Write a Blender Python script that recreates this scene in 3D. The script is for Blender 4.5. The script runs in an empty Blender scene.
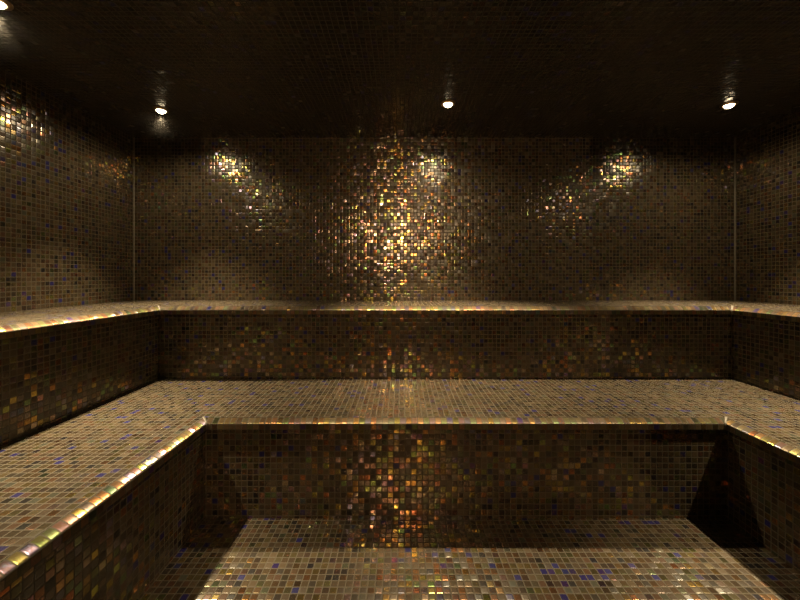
import bpy, bmesh, math, random
from mathutils import Vector
random.seed(7)
C = bpy.context.scene
COL = C.collection
T = 0.025                      # one mosaic tile with its joint, metres

# ---- layout, in tiles: X across, Y away from the camera, H above the floor
WL, UL, LL = -79.2, -57.6, -33.5          # left wall, left upper riser, left lower riser
LR, UR, WR = 55.5, 78.8, 99.1             # right lower riser, right upper riser, right wall
YF, Y1, Y2, YB = -4.0, 61.2, 85.2, 106.2  # front wall, lower riser, upper riser, back wall
H1, H2, HC = 17.0, 34.25, 82.6            # lower seat, upper seat, ceiling
EYE = 41.45
TH = 6.0                                  # wall thickness
GAP = 0.07                                # open joint between the benches and what they adjoin
DX0, DX1, DH = -16.0, 22.9, 79.0          # doorway behind the camera
CY = -86.0                                # far side of the corridor outside

# ---------------------------------------------------------------- materials
def new_mat(name):
    m = bpy.data.materials.new(name); m.use_nodes = True
    nt = m.node_tree; nt.nodes.clear()
    return m, nt

class N:
    """tiny node-graph helper"""
    def __init__(s, nt): s.nt = nt
    def node(s, typ, **kw):
        n = s.nt.nodes.new(typ)
        for k, v in kw.items(): setattr(n, k, v)
        return n
    def plug(s, sock, v):
        if isinstance(v, bpy.types.NodeSocket): s.nt.links.new(v, sock)
        else: sock.default_value = v
    def math(s, op, a, b=None, c=None, clamp=False):
        n = s.node('ShaderNodeMath', operation=op, use_clamp=clamp)
        s.plug(n.inputs[0], a)
        if b is not None: s.plug(n.inputs[1], b)
        if c is not None: s.plug(n.inputs[2], c)
        return n.outputs[0]
    def vec(s, op, a, b=None, out=0):
        n = s.node('ShaderNodeVectorMath', operation=op)
        s.plug(n.inputs[0], a)
        if b is not None:
            if op == 'SCALE': s.plug(n.inputs['Scale'], b)
            else: s.plug(n.inputs[1], b)
        return n.outputs[out]
    def ramp(s, fac, stops, interp='CONSTANT'):
        n = s.node('ShaderNodeValToRGB'); cr = n.color_ramp; cr.interpolation = interp
        while len(cr.elements) < len(stops): cr.elements.new(0.5)
        for e, (p, c) in zip(cr.elements, stops):
            e.position = p; e.color = (*c, 1)
        s.plug(n.inputs[0], fac)
        return n.outputs[0]
    def mixc(s, fac, a, b):
        n = s.node('ShaderNodeMix', data_type='RGBA')
        s.plug(n.inputs[0], fac); s.plug(n.inputs[6], a); s.plug(n.inputs[7], b)
        return n.outputs[2]
    def maprange(s, v, a, b, c, d, smooth=False):
        n = s.node('ShaderNodeMapRange', interpolation_type='SMOOTHSTEP' if smooth else 'LINEAR')
        s.plug(n.inputs[0], v)
        for i, x in enumerate((a, b, c, d)): s.plug(n.inputs[i+1], x)
        return n.outputs[0]

def mosaic(name, grout=(0.052, 0.045, 0.034), tilt=0.085, rough=(0.14, 0.28), irid=0.6, base_gain=0.5, least=0.0, spec=0.5):
    """glass mosaic: dark brown iridescent squares with pale joints, laid out on the UV map (1 unit = 1 tile)"""
    m, nt = new_mat(name); g = N(nt)
    uv = g.node('ShaderNodeUVMap'); uv.uv_map = 'UVMap'
    cell = g.vec('FLOOR', uv.outputs[0])
    fr = g.vec('SUBTRACT', uv.outputs[0], cell)
    cen = g.vec('ABSOLUTE', g.vec('SUBTRACT', fr, (0.5, 0.5, 0.0)))
    sx = g.node('ShaderNodeSeparateXYZ'); g.plug(sx.inputs[0], cen)
    d = g.math('MAXIMUM', sx.outputs[0], sx.outputs[1])
    wn = g.node('ShaderNodeTexWhiteNoise', noise_dimensions='2D'); g.plug(wn.inputs['Vector'], g.vec('ADD', cell, (0.5, 0.5, 0)))
    wn2 = g.node('ShaderNodeTexWhiteNoise', noise_dimensions='2D'); g.plug(wn2.inputs['Vector'], g.vec('ADD', cell, (137.5, 59.5, 0)))
    wn3 = g.node('ShaderNodeTexWhiteNoise', noise_dimensions='2D'); g.plug(wn3.inputs['Vector'], g.vec('ADD', cell, (311.5, 733.5, 0)))
    r1, r2, r3 = wn.outputs['Value'], wn2.outputs['Value'], wn3.outputs['Value']
    # joint mask
    joint = g.maprange(d, 0.425, 0.445, 0.0, 1.0)
    # body colour of the glass
    k = base_gain
    def K(c): return tuple(x*k for x in c)
    base = g.ramp(r1, [(0.0, K((0.058, 0.041, 0.025))), (0.22, K((0.044, 0.030, 0.018))), (0.42, K((0.082, 0.058, 0.034))),
                       (0.56, K((0.030, 0.023, 0.016))), (0.68, K((0.060, 0.047, 0.022))), (0.80, K((0.070, 0.038, 0.022))),
                       (0.86, K((0.014, 0.012, 0.012))), (0.925, (0.009, 0.008, 0.046)), (0.965, K((0.05, 0.05, 0.035)))])
    # swirl inside each tile
    sw = g.node('ShaderNodeTexNoise', noise_dimensions='3D')
    off = g.vec('SCALE', wn.outputs['Color'], 40.0)
    mp = g.vec('MULTIPLY', g.vec('ADD', fr, off), (1.0, 1.0, 1.0))
    g.plug(sw.inputs['Vector'], mp); sw.inputs['Scale'].default_value = 2.6; sw.inputs['Detail'].default_value = 2.0
    sw.inputs['Distortion'].default_value = 1.5
    swirl = sw.outputs['Fac']
    # iridescent sheen colour: one hue per tile, drifting a little across it
    hue = g.math('ADD', r2, g.math('MULTIPLY', g.math('SUBTRACT', swirl, 0.5), 0.22))
    sheen = g.ramp(hue, [(0.0, (0.85, 0.20, 0.06)), (0.14, (0.90, 0.38, 0.06)), (0.28, (0.85, 0.60, 0.08)), (0.40, (0.55, 0.70, 0.10)),
                         (0.50, (0.18, 0.60, 0.22)), (0.58, (0.70, 0.55, 0.38)), (0.72, (0.62, 0.50, 0.42)), (0.82, (0.70, 0.25, 0.18)),
                         (0.90, (0.45, 0.30, 0.60)), (0.96, (0.25, 0.40, 0.75)), (1.0, (0.85, 0.35, 0.10))], 'LINEAR')
    sheen = g.mixc(0.14, sheen, (0.75, 0.55, 0.36, 1))
    # how strongly a tile shimmers
    shim = g.math('MULTIPLY', g.math('MULTIPLY_ADD', g.math('POWER', r3, 2.8), 1.0-least, least), irid)
    shim = g.math('MULTIPLY', shim, g.maprange(swirl, 0.3, 0.7, 0.55, 1.3), clamp=True)
    # every tile sits a little askew, and bows at its rim
    geo = g.node('ShaderNodeNewGeometry')
    bow = g.node('ShaderNodeBump'); bow.inputs['Strength'].default_value = 0.16; bow.inputs['Distance'].default_value = 0.002
    g.plug(bow.inputs['Height'], g.math('MULTIPLY_ADD', swirl, 0.25, g.maprange(d, 0.30, 0.45, 1.0, 0.0, True)))
    rnd = g.vec('SUBTRACT', wn2.outputs['Color'], (0.5, 0.5, 0.5))
    rnd = g.vec('ADD', rnd, g.vec('SUBTRACT', wn3.outputs['Color'], (0.5, 0.5, 0.5)))
    nrm = g.vec('NORMALIZE', g.vec('ADD', bow.outputs[0], g.vec('SCALE', rnd, tilt)))
    rg = g.maprange(wn3.outputs['Value'], 0, 1, rough[1], rough[0])
    body = g.node('ShaderNodeBsdfPrincipled')
    g.plug(body.inputs['Base Color'], base); g.plug(body.inputs['Roughness'], rg)
    body.inputs['IOR'].default_value = 1.52; body.inputs['Specular IOR Level'].default_value = spec
    g.plug(body.inputs['Normal'], nrm)
    gl = g.node('ShaderNodeBsdfAnisotropic'); g.plug(gl.inputs['Color'], sheen); g.plug(gl.inputs['Roughness'], rg)
    g.plug(gl.inputs['Normal'], nrm)
    tile = g.node('ShaderNodeMixShader'); g.plug(tile.inputs[0], shim)
    nt.links.new(body.outputs[0], tile.inputs[1]); nt.links.new(gl.outputs[0], tile.inputs[2])
    gr = g.node('ShaderNodeBsdfPrincipled'); gr.inputs['Base Color'].default_value = (*grout, 1)
    gr.inputs['Roughness'].default_value = 0.7; gr.inputs['Specular IOR Level'].default_value = 0.1
    gb = g.node('ShaderNodeBump'); gb.inputs['Strength'].default_value = 0.5; gb.inputs['Distance'].default_value = 0.0015
    g.plug(gb.inputs['Height'], g.maprange(d, 0.40, 0.47, 1.0, 0.0, True)); g.plug(gr.inputs['Normal'], gb.outputs[0])
    mx = g.node('ShaderNodeMixShader'); g.plug(mx.inputs[0], joint)
    nt.links.new(tile.outputs[0], mx.inputs[1]); nt.links.new(gr.outputs[0], mx.inputs[2])
    out = g.node('ShaderNodeOutputMaterial'); nt.links.new(mx.outputs[0], out.inputs['Surface'])
    return m

def plain(name, col, rough=0.5, metal=0.0, noise=0.1):
    m, nt = new_mat(name); g = N(nt)
    tc = g.node('ShaderNodeTexCoord'); nz = g.node('ShaderNodeTexNoise'); nz.inputs['Scale'].default_value = 60
    g.plug(nz.inputs['Vector'], tc.outputs['Object'])
    c = g.mixc(nz.outputs['Fac'], tuple(x*(1-noise) for x in col)+(1,), tuple(min(1, x*(1+noise)) for x in col)+(1,))
    b = g.node('ShaderNodeBsdfPrincipled'); g.plug(b.inputs['Base Color'], c)
    b.inputs['Roughness'].default_value = rough; b.inputs['Metallic'].default_value = metal
    out = g.node('ShaderNodeOutputMaterial'); nt.links.new(b.outputs[0], out.inputs['Surface'])
    return m

def glow(name, col, strength):
    m, nt = new_mat(name); g = N(nt)
    e = g.node('ShaderNodeEmission'); e.inputs[0].default_value = (*col, 1); e.inputs[1].default_value = strength
    out = g.node('ShaderNodeOutputMaterial'); nt.links.new(e.outputs[0], out.inputs['Surface'])
    return m

M = {
    'mosaic': mosaic('brown_glass_mosaic'),
    'dark_mosaic': mosaic('darker_glass_mosaic', grout=(0.03, 0.03, 0.028), base_gain=0.25, irid=0.12),  # ceiling's copy of the mosaic: darker glass and joints, weaker shimmer
    'edge_mosaic': mosaic('edging_glass_mosaic', base_gain=0.7, spec=0.12, irid=0.34, least=0.2, rough=(0.26, 0.42), tilt=0.18),
    'joint': plain('pale_joint', (0.07, 0.06, 0.046), 0.65),
    'metal': plain('bronze_bezel', (0.30, 0.22, 0.14), 0.35, 1.0),
    'lens': glow('lamp_lens', (1.0, 0.80, 0.50), 9.0),
    'plaster': plain('corridor_plaster', (0.12, 0.09, 0.06), 0.8),
}

# ---------------------------------------------------------------- mesh helpers (inputs in tiles)
def mesh_obj(name, polys, mat, parent=None, kind=None, smooth=False, weld=True):
    """polys: list of (points3d, uvs) in tiles"""
    bm = bmesh.new(); uvl = bm.loops.layers.uv.new('UVMap')
    cache = {}
    def V(p):
        k = tuple(round(x, 4) for x in p)
        if not weld: return bm.verts.new(Vector(p)*T)
        if k not in cache: cache[k] = bm.verts.new(Vector(p)*T)
        return cache[k]
    for pts, uvs in polys:
        try: f = bm.faces.new([V(p) for p in pts])
        except ValueError: continue
        f.smooth = smooth
        for l, q in zip(f.loops, uvs): l[uvl].uv = q
    me = bpy.data.meshes.new(name); bm.to_mesh(me); bm.free()
    o = bpy.data.objects.new(name, me); COL.objects.link(o)
    me.materials.append(mat)
    if parent: o.parent = parent
    if kind: o['kind'] = kind
    return o

def auto_uv(pts, off):
    a, b, c = Vector(pts[0]), Vector(pts[1]), Vector(pts[2])
    n = (b-a).cross(c-a); ax = max(range(3), key=lambda i: abs(n[i]))
    i, j = [(1, 2), (0, 2), (0, 1)][ax]
    return [(p[i]+off[0], p[j]+off[1]) for p in pts]

def prism(poly, z0, z1, off=(0, 0)):
    """closed prism over a counter-clockwise plan polygon (tiles)"""
    n = len(poly); out = []
    top = [(x, y, z1) for x, y in poly]; bot = [(x, y, z0) for x, y in reversed(poly)]
    out.append((top, auto_uv(top, off))) if n < 5 else out.append((top, [(p[0]+off[0], p[1]+off[1]) for p in top]))
    out.append((bot, [(p[0]+off[0], p[1]+off[1]) for p in bot]))
    for i in range(n):
        (xa, ya), (xb, yb) = poly[i], poly[(i+1) % n]
        q = [(xa, ya, z0), (xb, yb, z0), (xb, yb, z1), (xa, ya, z1)]
        if abs(xb-xa) > abs(yb-ya): uv = [(p[0]+off[0], p[2]+off[1]) for p in q]
        else: uv = [(p[1]+off[0]+500, p[2]+off[1]) for p in q]
        out.append((q, uv))
    return out

def box(x0, x1, y0, y1, z0, z1, off=(0, 0)):
    return prism([(x0, y0), (x1, y0), (x1, y1), (x0, y1)], z0, z1, off)

def empty(name, loc, label, cat, group=None):
    o = bpy.data.objects.new(name, None); COL.objects.link(o)
    o.location = Vector(loc)*T; o.empty_display_size = 0.05
    o['label'] = label; o['category'] = cat
    if group: o['group'] = group
    return o

MO = M['mosaic']
# ---------------------------------------------------------------- the room
mesh_obj('floor', box(WL-TH, WR+TH, YF-TH, YB+TH, -TH, 0, (1000.45, 1000.30)), MO, kind='structure')
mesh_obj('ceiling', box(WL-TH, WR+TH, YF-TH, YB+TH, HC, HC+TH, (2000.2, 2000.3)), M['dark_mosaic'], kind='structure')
mesh_obj('wall_back', box(WL, WR, YB, YB+TH, 0, HC, (3000.2, 3000.75)), MO, kind='structure')
mesh_obj('wall_left', box(WL-TH, WL, YF-TH, YB+TH, 0, HC, (4000.3, 4000.75)), MO, kind='structure')
mesh_obj('wall_right', box(WR, WR+TH, YF-TH, YB+TH, 0, HC, (5000.3, 5000.75)), MO, kind='structure')
mesh_obj('wall_front', box(WL, DX0, YF-TH, YF, 0, HC, (6000.3, 6000.75)) + box(DX1, WR, YF-TH, YF, 0, HC, (6500.3, 6000.75))
         + box(DX0, DX1, YF-TH, YF, DH, HC, (6800.3, 6000.75)), MO, kind='structure', weld=False)
# corridor behind the doorway, out of view: walls, floor and ceiling that its lamp lights
cx0, cx1 = -60.0, 60.0
mesh_obj('wall_corridor', box(cx0-TH, cx0, CY, YF-TH, 0, HC) + box(cx1, cx1+TH, CY, YF-TH, 0, HC) + box(cx0-TH, cx1+TH, CY-TH, CY, 0, HC),
         M['plaster'], kind='structure', weld=False)
mesh_obj('floor_corridor', box(cx0-TH, cx1+TH, CY-TH, YF-TH, -TH, 0), M['plaster'], kind='structure')
mesh_obj('ceiling_corridor', box(cx0-TH, cx1+TH, CY-TH, YF-TH, HC, HC+TH), M['plaster'], kind='structure')
# pale sealant beads in the two far corners of the room
J = 0.2
mesh_obj('trim_1', prism([(WL, YB-J), (WL+J, YB), (WL, YB)], H2, HC), M['joint'], kind='structure')
mesh_obj('trim_2', prism([(WR-J, YB), (WR, YB-J), (WR, YB)], H2, HC), M['joint'], kind='structure')

# ---------------------------------------------------------------- the two U-shaped benches
OV = 0.5             # how far it overhangs the riser
def profile(a0, a1, rad):      # returns the points and the height of the edging
    """cross-section of the edging: a gently bowed slanting tile, a square tile below it, then the underside"""
    a0, a1 = math.radians(a0), math.radians(a1)
    w = rad*(math.sin(a1)-math.sin(a0)); x0 = OV-w; n = 6; pts = []
    for i in range(n+1):
        t = a0+(a1-a0)*i/n
        pts.append((x0+rad*(math.sin(t)-math.sin(a0)), rad*(math.cos(t)-math.cos(a0)), i/n))
    lip = 1.0-pts[-1][1]
    return pts + [(OV, -lip, 2.0), (x0, -lip, 2.9)], lip

def bench(name, label, cat, xl, xr, yb, h, h0, owl, owr, oyb, seed, slant):
    root = empty(name, ((xl+xr)/2, yb, 0), label, cat)
    inv = Vector(root.location)*-1
    P, LIP = profile(*slant)
    e = P[0][0]         # the flat seat stops here, the edging begins
    kids = []
    s0 = seed
    # seat: U-shaped slab from the wall to the edging
    y0 = YF+GAP
    outline = [(owl+GAP, y0), (xl+e, y0), (xl+e, yb-e), (xr-e, yb-e), (xr-e, y0), (owr-GAP, y0), (owr-GAP, oyb-GAP), (owl+GAP, oyb-GAP)]
    kids.append(mesh_obj('seat', prism(outline, h-LIP, h, (s0+0.35, s0+0.55)), MO))
    # edging: bullnose row and the row beneath it, mitred at the two inner corners
    runs = [(((xl, y0), 'L'), ((xl, yb), 'LB')), (((xl, yb), 'LB'), ((xr, yb), 'RB')), (((xr, yb), 'RB'), ((xr, y0), 'R'))]
    def at(c, tag, o):
        x, y = c
        if 'L' in tag: x += o
        if 'R' in tag: x -= o
        if 'B' in tag: y -= o
        return x, y
    for r, ((a, ta), (b, tb)) in enumerate(runs):
        polys = []
        for i in range(len(P)):
            o0, d0, v0 = P[i]; o1, d1, v1 = P[(i+1) % len(P)]
            if i == len(P)-1: v1 = v0+1
            p0 = (*at(a, ta, o0), h+d0); p1 = (*at(b, tb, o0), h+d0)
            q0 = (*at(a, ta, o1), h+d1); q1 = (*at(b, tb, o1), h+d1)
            k = 0 if r == 1 else 1
            s = s0+700*(r+1)+0.15
            polys.append(([p0, q0, q1, p1], [(p0[k]+s, v0+s0), (q0[k]+s, v1+s0-1e-4), (q1[k]+s, v1+s0-1e-4), (p1[k]+s, v0+s0)]))
        ends = [(*at(a, ta, o), h+d) for o, d, v in P]; polys.append((ends, [(p[1], p[2]) for p in ends]))
        ends = [(*at(b, tb, o), h+d) for o, d, v in reversed(P)]; polys.append((ends, [(p[1], p[2]) for p in ends]))
        ob = mesh_obj('edging', polys, M['edge_mosaic'], smooth=False)
        for f in ob.data.polygons: f.use_smooth = len(f.vertices) == 4 and abs(f.normal.z) > 0.02 and f.normal.z > -0.5 and f.normal.z < 0.9999
        kids.append(ob)
    # risers, one to each side
    w = 1.2
    kids.append(mesh_obj('riser', box(xl-w, xl, y0, yb+w, h0, h-LIP, (s0+2000.3, s0+0.5)), MO))
    kids.append(mesh_obj('riser', box(xl, xr, yb, yb+w, h0, h-LIP, (s0+2500.3, s0+0.5)), MO))
    kids.append(mesh_obj('riser', box(xr, xr+w, y0, yb+w, h0, h-LIP, (s0+3000.3, s0+0.5)), MO))
    # pale bead where the edging turns each corner
    for sx, cx in ((1, xl), (-1, xr)):
        bp = []
        pr = [(o+0.05*(1 if i else 0), d+0.05) for i, (o, d, v) in enumerate(P[:-1])]
        for i in range(len(pr)-1):
            (o0, d0), (o1, d1) = pr[i], pr[i+1]
            g0 = 0.13
            def pt(o, d, s): return (cx+sx*(o-s*g0), yb-o-s*g0*1.0, h+d)
            q = [pt(o0, d0, 1), pt(o1, d1, 1), pt(o1, d1, -1), pt(o0, d0, -1)]
            bp.append((q, [(0, 0)]*4))
            
        bd = mesh_obj('corner_bead', bp, M['joint'], smooth=True)
        sol = bd.modifiers.new('thickness', 'SOLIDIFY'); sol.thickness = 0.12*T; sol.offset = 0
        bd['label'] = 'pale corner bead'
        kids.append(bd)
    for o in kids:
        o.parent = root; o.matrix_parent_inverse.identity()
        o.location = inv
    return root

bench('tiled_bench', 'lower U-shaped bench in brown glass mosaic, wide seat rising directly from the floor', 'bench',
      LL, LR, Y1, H1, 0.0, UL-0.0, UR+0.0, Y2, 7000, (10, 46, 2.2))
bench('tiled_bench', 'upper U-shaped bench in brown glass mosaic, narrow top step against the walls', 'bench',
      UL, UR, Y2, H2, 0.0, WL, WR, YB, 17000, (24, 60, 2.2))

# ---------------------------------------------------------------- lamps
def lathe(prof, n=32):
    polys = []
    for i in range(len(prof)-1):
        (r0, z0), (r1, z1) = prof[i], prof[i+1]
        for k in range(n):
            a, b = 2*math.pi*k/n, 2*math.pi*(k+1)/n
            q = [(r0*math.cos(a), r0*math.sin(a), z0), (r0*math.cos(b), r0*math.sin(b), z0), (r1*math.cos(b), r1*math.sin(b), z1), (r1*math.cos(a), r1*math.sin(a), z1)]
            u = []
            for p in q:
                if p not in u and all((Vector(p)-Vector(x)).length > 1e-5 for x in u): u.append(p)
            if len(u) > 2: polys.append((u, [(0, 0)]*len(u)))
    return polys
bez = mesh_obj('bezel', lathe([(1.05, 0.0), (1.05, -0.25), (1.2, -0.38), (1.45, -0.36), (1.7, -0.22), (1.8, 0.0)]), M['metal'], smooth=True)
dome = [(1.05*math.cos(a), -0.12-0.8*math.sin(a)) for a in [math.pi/2*i/7 for i in range(8)]]
lens = mesh_obj('lens', lathe([(1.05, 0.0)] + dome), M['lens'], smooth=True)
first = [True]
def lamp(x, y, label, watts=265.0, spill=10.0, aim=(0, 0), col=(1.0, 0.785, 0.465), beam=76, h=HC, radius=0.012, group='ceiling downlights'):
    root = empty('ceiling_downlight', (x, y, h), label, 'downlight', group)
    for src in (bez, lens):
        o = src if first[0] else src.copy()
        if not first[0]: COL.objects.link(o)
        o.parent = root
    first[0] = False
    if watts:
      for nm, e, ang, bl in (('downlight_beam', watts, beam, 1.0), ('downlight_spill', spill, 166, 0.7)):
          ld = bpy.data.lights.new(nm, 'SPOT'); ld.energy = e; ld.color = col
          ld.spot_size = math.radians(ang); ld.spot_blend = bl; ld.shadow_soft_size = radius
          lo = bpy.data.objects.new(nm, ld); COL.objects.link(lo)
          lo.parent = root; lo.location = (0, 0, -1.6*T)
          if nm == 'downlight_beam':
              lo.rotation_euler = Vector((aim[0], aim[1], -1)).to_track_quat('-Z', 'Y').to_euler()
    return root

lamp(-59.4, 88.6, 'glowing round downlight in the dark ceiling above the back left bench corner', aim=(0.08, -0.13))
lamp(11.2, 85.3, 'glowing round downlight in the dark ceiling above the middle of the back bench', aim=(0, -0.09))
lamp(78.6, 85.8, 'glowing round downlight in the dark ceiling above the back right bench corner', aim=(-0.08, -0.13))
lamp(-60.6, 53.6, 'downlight over the left bench cut by the upper left corner of the picture', watts=320, aim=(0.12, -0.07), beam=63)
lamp(79.5, 47.0, 'downlight over the right bench nearer the doorway', aim=(-0.12, -0.05), beam=63)
# bare bulb on a cord in the corridor outside, behind the camera: its light comes in through the doorway
BX, BY, BZ = 6.0, -60.0, 75.0
pend = empty('pendant_lamp', (BX, BY, HC), 'bare pendant bulb hanging in the corridor outside the doorway', 'pendant lamp')
for nm, pr, mt in (('cord', [(0, 0), (0.12, 0), (0.12, BZ-HC+2.6), (0, BZ-HC+2.6)], M['metal']),
                   ('socket', [(0, BZ-HC+2.6), (0.5, BZ-HC+2.6), (0.6, BZ-HC+1.4), (0, BZ-HC+1.4)], M['metal']),
                   ('bulb', [(0.55, BZ-HC+1.4), (0.8, BZ-HC+1.0), (0.7, BZ-HC+0.7), (0, BZ-HC+0.55)], M['lens'])):
    o = mesh_obj(nm, lathe(pr, 16), mt, parent=pend, smooth=True)
bulb = bpy.data.lights.new('bulb_light', 'POINT'); bulb.energy = 64; bulb.color = (1.0, 0.66, 0.35); bulb.shadow_soft_size = 0.012
bo = bpy.data.objects.new('bulb_light', bulb); COL.objects.link(bo); bo.parent = pend; bo.location = (0, 0, (BZ-HC)*T)

# ---------------------------------------------------------------- steam hanging in the room, thicker at the upper left
m, nt = new_mat('thin_steam'); g = N(nt)
tc = g.node('ShaderNodeTexCoord')
nz = g.node('ShaderNodeTexNoise'); g.plug(nz.inputs['Vector'], tc.outputs['Object']); nz.inputs['Scale'].default_value = 2.2; nz.inputs['Detail'].default_value = 2
sp = g.node('ShaderNodeSeparateXYZ'); g.plug(sp.inputs[0], tc.outputs['Object'])
left = g.maprange(sp.outputs[0], -0.9, -1.5, 0.0, 1.0, True)
high = g.maprange(sp.outputs[2], 1.92, 2.06, 0.0, 1.0, True)
den = g.math('MULTIPLY', g.math('MULTIPLY', left, high), g.maprange(nz.outputs['Fac'], 0.35, 0.65, 0.5, 1.2))
den = g.math('ADD', g.math('MULTIPLY', den, 0.014), 0.0)
vs = g.node('ShaderNodeVolumeScatter'); vs.inputs['Color'].default_value = (1, 0.97, 0.92, 1); g.plug(vs.inputs['Density'], den); vs.inputs['Anisotropy'].default_value = 0.3
out = g.node('ShaderNodeOutputMaterial'); nt.links.new(vs.outputs[0], out.inputs['Volume'])
st = mesh_obj('steam', box(WL-1, WR+1, YF-1, YB+1, -1, HC+1), m, kind='stuff')
st['label'] = 'thin steam hanging under the ceiling, thickest around the left downlights'; st['category'] = 'steam'

# ---------------------------------------------------------------- world, camera, view
w = bpy.data.worlds.new('dark'); C.world = w; w.use_nodes = True
w.node_tree.nodes['Background'].inputs[0].default_value = (0, 0, 0, 1)
cam = bpy.data.cameras.new('camera'); co = bpy.data.objects.new('camera', cam); COL.objects.link(co)
co.location = (0, 0, EYE*T); co.rotation_euler = (math.pi/2, 0, 0)
cam.sensor_width = 36; cam.lens = 358/800*36
cam.shift_x = -1/800; cam.shift_y = -24/800
cam.clip_start = 0.01
C.camera = co
C.view_settings.view_transform = 'Standard'; C.view_settings.look = 'None'
C.view_settings.exposure = 1.0; C.view_settings.gamma = 1.0; C.view_settings.use_curve_mapping = False
